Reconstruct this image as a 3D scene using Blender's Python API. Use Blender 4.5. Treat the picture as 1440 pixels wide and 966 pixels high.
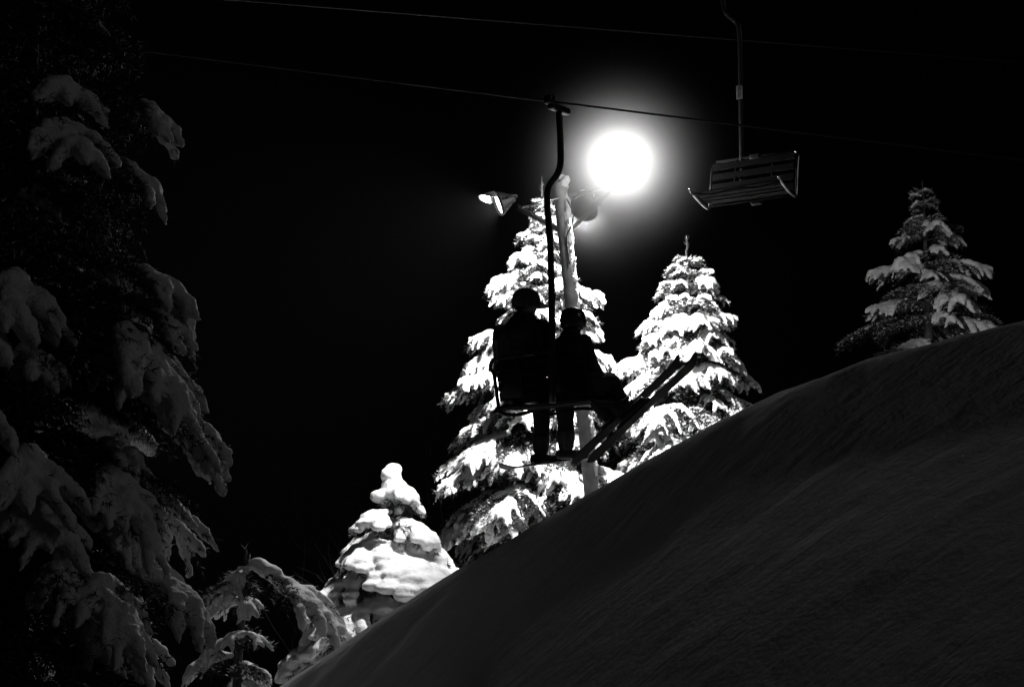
import bpy, bmesh, math, random
import numpy as np
from mathutils import Vector, Matrix, noise

R = math.radians
sc = bpy.context.scene
for o in list(bpy.data.objects):
    bpy.data.objects.remove(o)
COL = sc.collection

# ------------------------------------------------------------------ camera
PITCH = R(10.0)
cam_d = bpy.data.cameras.new('camera')
cam_d.lens = 50.0
cam_d.sensor_width = 36.0
cam_d.clip_start = 0.05
cam_d.clip_end = 3000
cam = bpy.data.objects.new('camera', cam_d)
cam.location = (0, 0, 0)
cam.rotation_euler = (R(90) + PITCH, 0, 0)
COL.objects.link(cam)
sc.camera = cam
FW = Vector((0, math.cos(PITCH), math.sin(PITCH)))
UP = Vector((0, -math.sin(PITCH), math.cos(PITCH)))
RT = Vector((1, 0, 0))


def P(px, py, d):
    """world point seen at photo pixel px,py (1440x966) d metres along the view axis"""
    return d * (FW + RT * ((px - 720) / 2000.0) + UP * ((483 - py) / 2000.0))


# ------------------------------------------------------------------ world, night sky
w = bpy.data.worlds.new('World')
sc.world = w
w.use_nodes = True
nt = w.node_tree
nt.nodes.clear()
out = nt.nodes.new('ShaderNodeOutputWorld')
bg = nt.nodes.new('ShaderNodeBackground')
sky = nt.nodes.new('ShaderNodeTexSky')
sky.sky_type = 'NISHITA'
sky.sun_disc = False
sky.sun_elevation = R(31.5)
sky.sun_rotation = R(111)
bw = nt.nodes.new('ShaderNodeRGBToBW')
nt.links.new(sky.outputs[0], bw.inputs[0])
nt.links.new(bw.outputs[0], bg.inputs[0])
bg.inputs[1].default_value = 0.00002
nt.links.new(bg.outputs[0], out.inputs[0])

# weak sun lamp added as fill, for the glow of the rest of the lit hill
SUN_DIR = Vector((1.0, -0.38, 0.62)).normalized()      # towards the light
sd = bpy.data.lights.new('hill_fill', 'SUN')
sd.energy = 0.050
sd.angle = R(9)
so = bpy.data.objects.new('hill_fill', sd)
so.rotation_euler = SUN_DIR.to_track_quat('Z', 'Y').to_euler()
so.location = (20, -20, 30)
COL.objects.link(so)

sc.view_settings.view_transform = 'Standard'
sc.view_settings.look = 'None'
sc.view_settings.exposure = 0
sc.view_settings.gamma = 1
sc.view_settings.use_curve_mapping = False
sc.cycles.use_denoising = True
sc.cycles.max_bounces = 6
sc.cycles.diffuse_bounces = 3
sc.cycles.volume_bounces = 0
sc.cycles.sample_clamp_indirect = 4
sc.cycles.volume_step_rate = 1.0

rng = random.Random(7)
nrg = np.random.default_rng(11)


# ------------------------------------------------------------------ materials
def mat(name, base, rough=0.6, metal=0.0, bump=0.0, bscale=20.0, var=0.0, vscale=5.0, spec=0.5):
    m = bpy.data.materials.new(name)
    m.use_nodes = True
    n = m.node_tree
    b = n.nodes['Principled BSDF']
    b.inputs['Base Color'].default_value = (base, base, base, 1)
    b.inputs['Roughness'].default_value = rough
    b.inputs['Metallic'].default_value = metal
    b.inputs['Specular IOR Level'].default_value = spec
    tc = n.nodes.new('ShaderNodeTexCoord')
    if var > 0:
        t = n.nodes.new('ShaderNodeTexNoise')
        t.inputs['Scale'].default_value = vscale
        t.inputs['Detail'].default_value = 5
        n.links.new(tc.outputs['Object'], t.inputs['Vector'])
        r = n.nodes.new('ShaderNodeMapRange')
        r.inputs['From Min'].default_value = 0.3
        r.inputs['From Max'].default_value = 0.7
        r.inputs['To Min'].default_value = base * (1 - var)
        r.inputs['To Max'].default_value = min(0.9, base * (1 + var))
        n.links.new(t.outputs['Fac'], r.inputs['Value'])
        n.links.new(r.outputs[0], b.inputs['Base Color'])
    if bump > 0:
        t = n.nodes.new('ShaderNodeTexNoise')
        t.inputs['Scale'].default_value = bscale
        t.inputs['Detail'].default_value = 6
        n.links.new(tc.outputs['Object'], t.inputs['Vector'])
        bn = n.nodes.new('ShaderNodeBump')
        bn.inputs['Strength'].default_value = bump
        bn.inputs['Distance'].default_value = 0.02
        n.links.new(t.outputs['Fac'], bn.inputs['Height'])
        n.links.new(bn.outputs[0], b.inputs['Normal'])
    return m


M_SNOW = mat('snow', 0.80, 0.75, bump=0.55, bscale=55, spec=0.2)
M_FROST = mat('frosted_needles', 0.55, 0.8, spec=0.2)
M_NEED = mat('needles', 0.045, 0.7, var=0.5, vscale=9, spec=0.12)
M_BARK = mat('bark', 0.06, 0.85, bump=0.8, bscale=40, var=0.4, vscale=8)
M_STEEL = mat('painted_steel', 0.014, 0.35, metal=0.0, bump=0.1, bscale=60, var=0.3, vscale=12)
M_GALV = mat('galvanised_tube', 0.45, 0.20, metal=1.0, bump=0.1, bscale=50, var=0.25, vscale=15)
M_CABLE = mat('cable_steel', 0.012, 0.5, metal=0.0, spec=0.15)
M_DARKR = mat('unlit_tube', 0.015, 0.75, spec=0.1)  # darker copy of the chair tube; shade and missing glints put into the colour
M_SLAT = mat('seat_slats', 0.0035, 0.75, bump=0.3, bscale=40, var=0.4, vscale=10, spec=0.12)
M_HOUS = mat('lamp_housing', 0.02, 0.6, metal=0.1, bump=0.1, bscale=40)
M_REFL = mat('lamp_reflector', 0.8, 0.25, metal=1.0)
M_PLATE = mat('number_plate', 0.12, 0.5, var=0.2)
M_INK = mat('plate_ink', 0.02, 0.5)
M_CLOTH = mat('dark_outerwear', 0.022, 0.85, bump=0.6, bscale=18, var=0.4, vscale=6)
M_CLOTH2 = mat('dark_trousers', 0.03, 0.85, bump=0.6, bscale=16, var=0.4, vscale=6)
M_SKIN = mat('skin', 0.30, 0.6, spec=0.3)
M_HAT = mat('knit_cap', 0.05, 0.9, bump=0.8, bscale=60, var=0.3, vscale=30)
M_HELM = mat('helmet_shell', 0.03, 0.25)
M_BOOT = mat('boot_plastic', 0.06, 0.35)
M_SKI = mat('ski_base', 0.02, 0.45)
M_GLASS = mat('goggle_lens', 0.02, 0.1)


def emis(name, s):
    m = bpy.data.materials.new(name)
    m.use_nodes = True
    n = m.node_tree
    n.nodes.clear()
    o = n.nodes.new('ShaderNodeOutputMaterial')
    e = n.nodes.new('ShaderNodeEmission')
    e.inputs[1].default_value = s
    n.links.new(e.outputs[0], o.inputs[0])
    return m


M_BULB = emis('lit_lamp_glass', 14.0)


# ------------------------------------------------------------------ mesh helpers
def link(name, me, m, parent=None, smooth=True):
    o = bpy.data.objects.new(name, me)
    COL.objects.link(o)
    if m is not None:
        me.materials.append(m)
    if smooth and len(me.polygons):
        me.polygons.foreach_set('use_smooth', [True] * len(me.polygons))
    if parent is not None:
        o.parent = parent
    return o


def obj(name, bm, m, parent=None, smooth=True):
    me = bpy.data.meshes.new(name)
    bm.to_mesh(me)
    bm.free()
    return link(name, me, m, parent, smooth)


def npmesh(name, V, F, m, parent=None, smooth=True):
    """V (n,3) F (k,3|4) arrays"""
    me = bpy.data.meshes.new(name)
    V = np.asarray(V, dtype=np.float32)
    F = np.asarray(F, dtype=np.int32)
    k = F.shape[1]
    me.vertices.add(len(V))
    me.vertices.foreach_set('co', V.ravel())
    me.loops.add(F.size)
    me.loops.foreach_set('vertex_index', F.ravel())
    me.polygons.add(len(F))
    me.polygons.foreach_set('loop_start', np.arange(0, F.size, k, dtype=np.int32))
    me.polygons.foreach_set('loop_total', np.full(len(F), k, dtype=np.int32))
    me.update(calc_edges=True)
    return link(name, me, m, parent, smooth)


def thing(name, label, cat, loc=(0, 0, 0), group=None, rot=None):
    o = bpy.data.objects.new(name, None)
    COL.objects.link(o)
    o.location = loc
    if rot is not None:
        o.rotation_euler = rot
    o.empty_display_size = 0.2
    tag(o, label, cat, group)
    return o


def tag(o, label, cat, group=None, kind=None):
    o['label'] = label
    o['category'] = cat
    if group:
        o['group'] = group
    if kind:
        o['kind'] = kind
    return o


def tube(bm, pts, rad, seg=10, cap=True):
    pts = [Vector(p) for p in pts]
    n = len(pts)
    if not hasattr(rad, '__len__'):
        rad = [rad] * n
    rings = []
    prev = None
    for i, p in enumerate(pts):
        t = (pts[min(i + 1, n - 1)] - pts[max(i - 1, 0)]).normalized()
        if prev is None:
            a = Vector((0, 0, 1)) if abs(t.z) < 0.9 else Vector((1, 0, 0))
            u = t.cross(a).normalized()
        else:
            u = (prev - t * prev.dot(t)).normalized()
        prev = u
        v = t.cross(u)
        rings.append([bm.verts.new(p + (u * math.cos(2 * math.pi * k / seg) + v * math.sin(2 * math.pi * k / seg)) * rad[i]) for k in range(seg)])
    for i in range(n - 1):
        for k in range(seg):
            bm.faces.new((rings[i][k], rings[i][(k + 1) % seg], rings[i + 1][(k + 1) % seg], rings[i + 1][k]))
    if cap:
        bm.faces.new(rings[0][::-1])
        bm.faces.new(rings[-1])
    return bm


def smoothpath(pts, n=6):
    """Catmull-Rom through points"""
    p = [Vector(q) for q in pts]
    p = [p[0] * 2 - p[1]] + p + [p[-1] * 2 - p[-2]]
    out = []
    for i in range(1, len(p) - 2):
        for k in range(n):
            t = k / n
            a, b, c, d = p[i - 1], p[i], p[i + 1], p[i + 2]
            out.append(0.5 * ((2 * b) + (c - a) * t + (2 * a - 5 * b + 4 * c - d) * t * t + (3 * b - a - 3 * c + d) * t ** 3))
    out.append(p[-2])
    return out


def box(bm, c, s, rot=None, bev=0.0):
    r = bmesh.ops.create_cube(bm, size=1.0)
    vs = r['verts']
    M = Matrix.Translation(Vector(c)) @ (rot.to_4x4() if rot is not None else Matrix.Identity(4)) @ Matrix.Diagonal((s[0], s[1], s[2], 1))
    bmesh.ops.transform(bm, matrix=M, verts=vs)
    if bev > 0:
        es = list({e for v in vs for e in v.link_edges})
        bmesh.ops.bevel(bm, geom=es, offset=bev, segments=2, affect='EDGES', profile=0.6)
    return bm


def lathe(bm, prof, M, seg=28):
    rings = []
    for (r, z) in prof:
        if r < 1e-5:
            rings.append([bm.verts.new(M @ Vector((0, 0, z)))])
        else:
            rings.append([bm.verts.new(M @ Vector((r * math.cos(2 * math.pi * k / seg), r * math.sin(2 * math.pi * k / seg), z))) for k in range(seg)])
    for a, b in zip(rings[:-1], rings[1:]):
        for k in range(seg):
            k2 = (k + 1) % seg
            if len(a) == 1:
                bm.faces.new((a[0], b[k2], b[k]))
            elif len(b) == 1:
                bm.faces.new((a[k], a[k2], b[0]))
            else:
                bm.faces.new((a[k], a[k2], b[k2], b[k]))
    return bm


_b = bmesh.new()
bmesh.ops.create_icosphere(_b, subdivisions=2, radius=1.0)
ICO_V = np.array([v.co[:] for v in _b.verts])
ICO_F = np.array([[v.index for v in f.verts] for f in _b.faces])
_b.free()
_b = bmesh.new()
bmesh.ops.create_icosphere(_b, subdivisions=1, radius=1.0)
ICO1_V = np.array([v.co[:] for v in _b.verts])
ICO1_F = np.array([[v.index for v in f.verts] for f in _b.faces])
_b.free()


def blobs(C_, S_, V0, F0):
    """many ellipsoids in one array; C_ (n,3) centres, S_ (n,3) radii"""
    C_ = np.asarray(C_)
    S_ = np.asarray(S_)
    n = len(C_)
    V = V0[None] * S_[:, None, :] + C_[:, None, :]
    F = F0[None] + (np.arange(n) * len(V0))[:, None, None]
    return V.reshape(-1, 3), F.reshape(-1, 3)


def bake(o, mods):
    """apply modifiers added by mods(o) and drop them"""
    mods(o)
    dg = bpy.context.evaluated_depsgraph_get()
    dg.update()
    me = bpy.data.meshes.new_from_object(o.evaluated_get(dg), depsgraph=dg)
    old = o.data
    o.modifiers.clear()
    o.data = me
    bpy.data.meshes.remove(old)
    me.polygons.foreach_set('use_smooth', [True] * len(me.polygons))
    return o


_tex = {}


def clouds(size):
    if size not in _tex:
        t = bpy.data.textures.new('clouds', 'CLOUDS')
        t.noise_scale = size
        t.noise_depth = 2
        _tex[size] = t
    return _tex[size]


# ------------------------------------------------------------------ snow slope (one sheet to the horizon)
ridge_px = [(-300, 1400), (100, 1165), (300, 1035), (400, 968), (480, 905), (560, 856), (640, 803), (740, 741), (835, 688), (900, 652),
            (1000, 597), (1068, 557), (1160, 523), (1250, 499), (1320, 482), (1440, 453), (1700, 400), (2100, 330)]
rx, rz = [], []
for (a, b) in ridge_px:
    el = math.tan(PITCH + math.atan((483 - b) / 2000.0))
    cx = (a - 720) / 2000.0
    D = 10.0 / (math.cos(PITCH) - math.sin(PITCH) * (483 - b) / 2000.0)
    rx.append(cx * D)
    rz.append((math.sin(PITCH) + math.cos(PITCH) * (483 - b) / 2000.0) * D)


def crest_z(x):
    if x < rx[0]:
        return max(-40, rz[0] + (x - rx[0]) * 0.55)
    if x > rx[-1]:
        return min(rz[-1] + (x - rx[-1]) * 0.22, 40.0)
    return float(np.interp(x, rx, rz))


def crest_s(x):
    return sum(crest_z(x + d * 0.35) for d in (-2, -1, 0, 1, 2)) / 5.0 if -12 < x < 12 else crest_z(x)


SL = 0.38


def ground_z(x, y):
    c = crest_s(x)
    t = 10.0 - y
    if t >= 0:
        drop = 0.30 * (1 - math.exp(-(t / 0.9) ** 2)) + SL * min(max(0, t - 0.3), 6.6) + 0.03 * max(0, t - 6.9)
        if t > 14:
            drop += 0.10 * (t - 14)
        z = c - drop
    else:
        t = -t
        z = c - 0.03 * min(t, 3) ** 2 - 0.24 * max(0, t - 1.0)
    return max(z, -62.0)


def axis(lo, hi, step, far):
    a = list(np.arange(lo, hi + 1e-6, step))
    s, v = step, hi
    while v < far:
        s *= 1.25
        v += s
        a.append(v)
    s, v = step, lo
    while v > -far:
        s *= 1.25
        v -= s
        a.insert(0, v)
    return a


xs = axis(-4.0, 7.0, 0.05, 400)
ys = axis(0.5, 12.0, 0.05, 400)
FALL = Vector((0.87, 0.50)).normalized()
V, F = [], []
for yy in ys:
    for xx in xs:
        z = ground_z(xx, yy)
        near = abs(xx) < 14 and -4 < yy < 26
        if near:
            u = xx * FALL.x + yy * FALL.y
            v = -xx * FALL.y + yy * FALL.x
            z += 0.035 * noise.noise(Vector((u * 0.35, v * 1.1, 14.7)))
            z += 0.015 * noise.noise(Vector((u * 0.5, v * 3.6, 21.3)))
            z += 0.012 * noise.noise(Vector((u * 1.4, v * 8.0, 1.7))) + 0.010 * max(0, noise.noise(Vector((xx * 6.0, yy * 6.0, 5.7))))
        V.append((xx, yy, z))
nx = len(xs)
for j in range(len(ys) - 1):
    for i in range(nx - 1):
        a = j * nx + i
        F.append((a, a + 1, a + nx + 1, a + nx))

ms = bpy.data.materials.new('piste_snow')
ms.use_nodes = True
n = ms.node_tree
b = n.nodes['Principled BSDF']
b.inputs['Base Color'].default_value = (0.78, 0.78, 0.78, 1)
b.inputs['Roughness'].default_value = 0.8
b.inputs['Specular IOR Level'].default_value = 0.15
tc = n.nodes.new('ShaderNodeTexCoord')
mp = n.nodes.new('ShaderNodeMapping')
mp.inputs['Rotation'].default_value = (0, 0, -math.atan2(FALL.y, FALL.x))
mp.vector_type = 'POINT'
n.links.new(tc.outputs['Object'], mp.inputs['Vector'])
mp2 = n.nodes.new('ShaderNodeMapping')
mp2.inputs['Scale'].default_value = (1.3, 5.8, 1)
n.links.new(mp.outputs[0], mp2.inputs['Vector'])
t1 = n.nodes.new('ShaderNodeTexNoise')
t1.inputs['Scale'].default_value = 1.6
t1.inputs['Detail'].default_value = 6
t1.inputs['Roughness'].default_value = 0.62
n.links.new(mp2.outputs[0], t1.inputs['Vector'])
t2 = n.nodes.new('ShaderNodeTexNoise')
t2.inputs['Scale'].default_value = 22
t2.inputs['Detail'].default_value = 6
n.links.new(tc.outputs['Object'], t2.inputs['Vector'])
ad = n.nodes.new('ShaderNodeMath')
ad.operation = 'MULTIPLY_ADD'
ad.inputs[1].default_value = 0.13
n.links.new(t2.outputs['Fac'], ad.inputs[0])
t3 = n.nodes.new('ShaderNodeTexNoise')
t3.inputs['Scale'].default_value = 0.9
t3.inputs['Detail'].default_value = 3
n.links.new(tc.outputs['Object'], t3.inputs['Vector'])
mr = n.nodes.new('ShaderNodeMapRange')
mr.inputs['From Min'].default_value = 0.35
mr.inputs['From Max'].default_value = 0.65
mr.inputs['To Min'].default_value = 0.35
mr.inputs['To Max'].default_value = 1.0
n.links.new(t3.outputs['Fac'], mr.inputs['Value'])
mu = n.nodes.new('ShaderNodeMath')
mu.operation = 'MULTIPLY'
n.links.new(t1.outputs['Fac'], mu.inputs[0])
n.links.new(mr.outputs[0], mu.inputs[1])
n.links.new(mu.outputs[0], ad.inputs[2])
bn = n.nodes.new('ShaderNodeBump')
bn.inputs['Strength'].default_value = 0.8
bn.inputs['Distance'].default_value = 0.13
n.links.new(ad.outputs[0], bn.inputs['Height'])
n.links.new(bn.outputs[0], b.inputs['Normal'])
g = npmesh('ground', V, F, ms)
g['kind'] = 'structure'
g['label'] = 'dark groomed snow slope rising to the right'


# ------------------------------------------------------------------ conifers
def ell_chain(C_, S_, pts, r0, r1, flat=0.62, lift=0.45, step=0.5, jit=0.12):
    """ellipsoids along a polyline, radius r0 -> r1"""
    L = sum((pts[i + 1] - pts[i]).length for i in range(len(pts) - 1))
    if L < 1e-4:
        return
    acc = 0.0
    seg = 0
    segl = (pts[1] - pts[0]).length
    s = 0.0
    while s <= L:
        while s > acc + segl and seg < len(pts) - 2:
            acc += segl
            seg += 1
            segl = (pts[seg + 1] - pts[seg]).length
        t = min(1, (s - acc) / max(segl, 1e-6))
        p = pts[seg].lerp(pts[seg + 1], t)
        q = s / L
        r = r0 + (r1 - r0) * q
        r *= 1 + rng.uniform(-jit, jit)
        C_.append((p.x, p.y, p.z + r * lift))
        S_.append((r, r, r * flat))
        s += max(0.012, r * step)


def needle_tris(segs, dens, ln, wd, low=0.0):
    """blades around twig segments; segs list of (a, b)"""
    A = np.array([s[0][:] for s in segs])
    B = np.array([s[1][:] for s in segs])
    L = np.linalg.norm(B - A, axis=1)
    cnt = np.maximum(1, (L * dens).astype(int))
    idx = np.repeat(np.arange(len(segs)), cnt)
    n = len(idx)
    t = nrg.random(n)[:, None]
    D = (B - A) / np.maximum(L, 1e-6)[:, None]
    p = A[idx] + (B - A)[idx] * t
    rnd = nrg.normal(size=(n, 3))
    rnd[:, 2] -= low
    d = D[idx]
    rad = rnd - d * np.sum(rnd * d, axis=1)[:, None]
    rad /= np.linalg.norm(rad, axis=1)[:, None]
    dirn = rad * 0.75 + d * 0.75
    dirn /= np.linalg.norm(dirn, axis=1)[:, None]
    side = np.cross(dirn, nrg.normal(size=(n, 3)))
    side /= np.linalg.norm(side, axis=1)[:, None]
    l = (ln * (0.6 + 0.8 * nrg.random(n)))[:, None]
    V = np.stack([p - side * wd, p + side * wd, p + dirn * l], axis=1).reshape(-1, 3)
    F = np.arange(n * 3).reshape(-1, 3)
    return V, F


def conifer(name, label, apex, H, prof, snow_r=0.08, snow_p=0.9, voxel=0.028, sp0=0.16, sp1=0.05, nb=6,
            up=25, droop=0.45, thr=0.0, lead=0.22, twig_d=0.11, need=(70, 0.07, 0.006), fleck=0.0, disp=0.03,
            group='snow-laden conifers', extra=None, cap=None, dmin=0.14, frost=0.35, upto=None, lowneed=0.4, seed=0, twl=0.55, tipdrop=0.25, bst=4, stw=0.42, lift=0.5, flat=0.6, bare=(0, 0), smo=3, fine=0.35, drip=1.0, taper=0.40, jz=1.1, brk=2.6, exa=None):
    global rng
    rng = random.Random(seed + 100)
    base = Vector((apex.x, apex.y, apex.z - H))
    root = thing(name, label, 'tree', base, group)
    ap = Vector((0, 0, H))
    # trunk
    bm = bmesh.new()
    tp = []
    tr = []
    for i in range(15):
        q = i / 14.0
        tp.append(Vector((0.03 * math.sin(q * 5 + seed), 0.03 * math.cos(q * 4 + seed), q * H)))
        tr.append(0.012 + (0.025 * H) * (1 - q) ** 1.1)
    tube(bm, tp, tr, 10)
    obj('trunk', bm, M_BARK, root)
    segs, wood = [], []
    C_, S_ = [], []
    fC, fS = [], []
    d = dmin
    boughs = []
    wh = 0
    while d < H - 0.25:
        k = nb if d > 0.5 else max(3, nb - 2)
        a0 = rng.uniform(0, 6.28)
        for i in range(k):
            az = a0 + 6.283 * (i + rng.uniform(-0.42, 0.42)) / k
            L = prof(d) * rng.uniform(0.56, 1.22)
            boughs.append((max(dmin, d + rng.uniform(-0.5, 0.5) * jz * (sp0 * 0.8 + sp1 * d)), az, L, None))
        d += sp0 + sp1 * d
        wh += 1
    if extra:
        for (dd, az, L, sc_) in extra:
            boughs.append((dd, az, L, sc_))
    for (dd, az, L, sc_) in boughs:
        q = dd / H
        a = R(up) * (1 - 1.6 * q) + rng.uniform(-0.12, 0.12)
        z0 = H - dd
        dirh = Vector((math.cos(az), math.sin(az), 0))
        perp = Vector((-dirh.y, dirh.x, 0))
        cur = rng.uniform(-0.12, 0.12)
        dr = droop * rng.uniform(0.75, 1.3)
        ss = 1.0 if sc_ is None else sc_
        if sc_ is not None and exa is not None:
            a = R(exa)
            dr *= 0.3
        bpts = []
        for i in range(9):
            s = i / 8.0
            r = L * s
            p = Vector((0, 0, z0)) + dirh * r + perp * (cur * r * s)
            p.z += L * (math.tan(a) * s - dr * s * s)
            bpts.append(p)
        wood.append((bpts, 0.006 + 0.012 * L, 0.003))
        for i in range(1, 8):
            segs.append((bpts[i], bpts[i + 1]))
        pm_ = min(1.0, max(0.15, (dd - bare[0]) / (bare[1] - bare[0]))) if bare[1] > 0 else 1.0
        snowy = (rng.random() < snow_p * pm_) or sc_ is not None
        sr = snow_r * ss * min(1.0, 0.28 + 0.72 * L / max(prof(1.3), 0.2)) * rng.uniform(0.75, 1.25)
        if snowy and L > 0.1:
            st = (bst if L > 0.3 else 1) if sc_ is None else 1
            ell_chain(C_, S_, bpts[st:9], sr * 0.85, sr * 0.75, jit=0.3, lift=lift, flat=flat)
            # sharp drip at the tip
            e = bpts[-1]
            tip = [e, e + (dirh * 0.6 + Vector((0, 0, -0.5))) * sr * 1.4]
            ell_chain(C_, S_, tip, sr * 0.6 * drip, sr * 0.15, lift=0.2, flat=0.8)
        ntw = max(2, int(L / twig_d))
        ph = rng.uniform(0, 50)
        for j in range(ntw):
            s = 0.18 + 0.80 * (j + rng.random() * 0.6) / ntw
            if s > 0.98:
                continue
            i = min(7, int(s * 8))
            p = bpts[i].lerp(bpts[i + 1], s * 8 - i)
            tl = (L * (1 - s) * twl + 0.07 + 0.10 * L * (1 - abs(s - .5))) * rng.uniform(0.7, 1.2)
            for sg in (-1, 1):
                an = R(rng.uniform(42, 65)) * sg
                td = dirh * math.cos(an) + perp * math.sin(an)
                tpts = []
                for m_ in range(5):
                    v = m_ / 4.0
                    pt = p + td * tl * v
                    pt.z += tl * (0.08 * v - (0.30 + tipdrop) * v * v) - L * dr * 0.25 * v * s
                    tpts.append(pt)
                for m_ in range(4):
                    segs.append((tpts[m_], tpts[m_ + 1]))
                # short side sprays
                if tl > 0.16:
                    for m_ in (1, 2, 3):
                        for s2 in (-1, 1):
                            a2 = an + R(45) * s2
                            e2 = tpts[m_] + (dirh * math.cos(a2) + perp * math.sin(a2)) * tl * 0.32 + Vector((0, 0, -0.12 * tl))
                            segs.append((tpts[m_], e2))
                nz = noise.noise(Vector((s * brk + ph, sg * 3.0, az * 2)))
                if snowy and nz > thr - 0.35 and s > stw:
                    r0 = sr * rng.uniform(0.75, 1.1)
                    ell_chain(C_, S_, tpts[0:5], r0, r0 * taper, jit=0.25, lift=lift, flat=flat)
                    if rng.random() < 0.7 * drip:
                        e = tpts[-1]
                        ell_chain(C_, S_, [e, e + (td * 0.7 + Vector((0, 0, -0.6))) * r0 * 1.1], r0 * 0.40, r0 * 0.12, lift=0.0, flat=0.9)
                if fleck > 0:
                    for _ in range(int(fleck * (1 + tl * 14))):
                        v = rng.random()
                        m_ = min(3, int(v * 4))
                        pt = tpts[m_].lerp(tpts[m_ + 1], v * 4 - m_)
                        rr = rng.uniform(0.012, 0.03)
                        fC.append((pt.x + rng.uniform(-.02, .02), pt.y + rng.uniform(-.02, .02), pt.z + rng.uniform(0, .02)))
                        fS.append((rr * 1.3, rr * 1.3, rr * 0.8))
    # leader
    bm = bmesh.new()
    tube(bm, [(0, 0, H - 0.05), (0.005, 0, H + lead * 0.5), (0.0, 0.005, H + lead)], [0.013, 0.010, 0.004], 6)
    for (bp, r0, r1) in wood:
        tube(bm, bp, [r0 + (r1 - r0) * i / 8.0 for i in range(9)], 5)
    obj('branches', bm, M_BARK, root)
    segs.append((Vector((0, 0, H)), Vector((0, 0, H + lead))))
    Vn, Fn = needle_tris(segs, need[0], need[1], need[2], lowneed)
    npmesh('crown', Vn, Fn, M_NEED, root, smooth=False)
    if frost > 0:
        up_segs = [(a_ + Vector((0, 0, .012)), b_ + Vector((0, 0, .012))) for a_, b_ in segs]
        Vn, Fn = needle_tris(up_segs, need[0] * frost, need[1] * 0.8, need[2] * 1.3, -1.6)
        npmesh('frosted_foliage', Vn, Fn, M_FROST, root, smooth=False)
    if cap:
        for (c, s) in cap:
            C_.append(c)
            S_.append(s)
    if C_:
        Vb, Fb = blobs(C_, S_, ICO_V, ICO_F)
        so_ = npmesh('snow_load', Vb, Fb, M_SNOW, root)

        def mods(o):
            m1 = o.modifiers.new('r', 'REMESH')
            m1.mode = 'VOXEL'
            m1.voxel_size = voxel
            m2 = o.modifiers.new('s', 'SMOOTH')
            m2.factor = 0.5
            m2.iterations = smo
            m3 = o.modifiers.new('d', 'DISPLACE')
            m3.texture = clouds(0.14)
            m3.strength = disp
            m3.mid_level = 0.5
            m4 = o.modifiers.new('d2', 'DISPLACE')
            m4.texture = clouds(0.035)
            m4.strength = disp * fine
            m4.mid_level = 0.5
        bake(so_, mods)
    if fC:
        Vb, Fb = blobs(fC, fS, ICO1_V, ICO1_F)
        npmesh('snow_flecks', Vb, Fb, M_SNOW, root, smooth=False)
    return root


HIDE = set()
GRP = 'snow-laden conifers along the slope'
# tall tree behind the lamp pole
if 'T1' not in HIDE:
    conifer('spruce_tree', 'tall brightly lit snowy spruce directly behind the lamp pole', P(762, 272, 20), 6.6,
            lambda d: 1.17 * (min(d, 3.0) / 2.9) ** 0.95 + 0.06, snow_r=0.067, snow_p=0.97, voxel=0.022, sp0=0.17, sp1=0.042, nb=8, brk=7, bst=5,
            up=26, droop=0.36, group=GRP, fleck=0.22, smo=1, fine=1.1, seed=3, thr=0.16, twig_d=0.11, frost=0.07, need=(110, 0.06, 0.006))
if 'T2' not in HIDE:
    conifer('spruce_tree', 'brightly lit snowy spruce right of the ski tips, tapering to a thin spike', P(966, 352, 20), 4.6,
            lambda d: 0.96 * (min(d, 3.2) / 2.0) ** 0.74 + 0.06, snow_r=0.070, snow_p=0.97, voxel=0.022, sp0=0.16, sp1=0.05, nb=8, brk=7, bst=5,
            up=26, droop=0.40, group=GRP, fleck=0.35, smo=1, fine=1.1, seed=5, thr=0.12, frost=0.12, need=(110, 0.06, 0.006))
if 'T3' not in HIDE:
    conifer('spruce_tree', 'dim sparse spruce with scattered snow at the top right of the slope', P(1297, 262, 30), 5.2,
            lambda d: 1.22 * (min(d, 3.8) / 2.4) ** 0.9 + 0.07, smo=1, fine=0.9, snow_r=0.095, snow_p=0.42, voxel=0.028, sp0=0.20, sp1=0.07, nb=6, jz=1.6, need=(34, 0.08, 0.006), brk=7,
            extra=[(3.5, R(200), 1.9, 1.2), (3.4, R(232), 1.4, 1.2), (2.0, 0.05, 1.25, 1.2), (3.0, -0.3, 1.3, 1.3)],
            up=30, droop=0.30, group=GRP, fleck=0.12, seed=9, thr=0.12, frost=0.02, lead=0.15)
if 'T4' not in HIDE:
    capz = 3.1
    conifer('spruce_tree', 'small rounded spruce smothered in thick snow cushions, cube of snow on its top', P(551, 675, 17.3), capz,
            lambda d: 0.86 * (min(d, 1.5) / 1.15) ** 0.66 + 0.06, snow_r=0.145, snow_p=0.92, voxel=0.022, sp0=0.30, sp1=0.05, nb=6, jz=1.2,
            up=16, droop=0.50, group=GRP, seed=17, thr=-0.1, lead=0.02, twig_d=0.2, disp=0.028, bst=2, stw=0.2, drip=0.15, taper=0.7, flat=0.5, smo=4, fine=0.3, frost=0.02, need=(260, 0.075, 0.005),
            cap=[((-.03, -.02, capz + 0.06), (0.115, 0.11, 0.10)), ((0.02, 0.0, capz + 0.13), (0.115, 0.11, 0.085)), ((0.03, -.02, capz + 0.02), (0.10, 0.10, 0.09)), ((0.03, 0, capz - 0.07), (0.17, 0.16, 0.09)), ((0.10, -.05, capz - 0.17), (0.22, 0.2, 0.12)), ((-.12, -.05, capz - 0.2), (0.15, 0.15, 0.09))])
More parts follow.
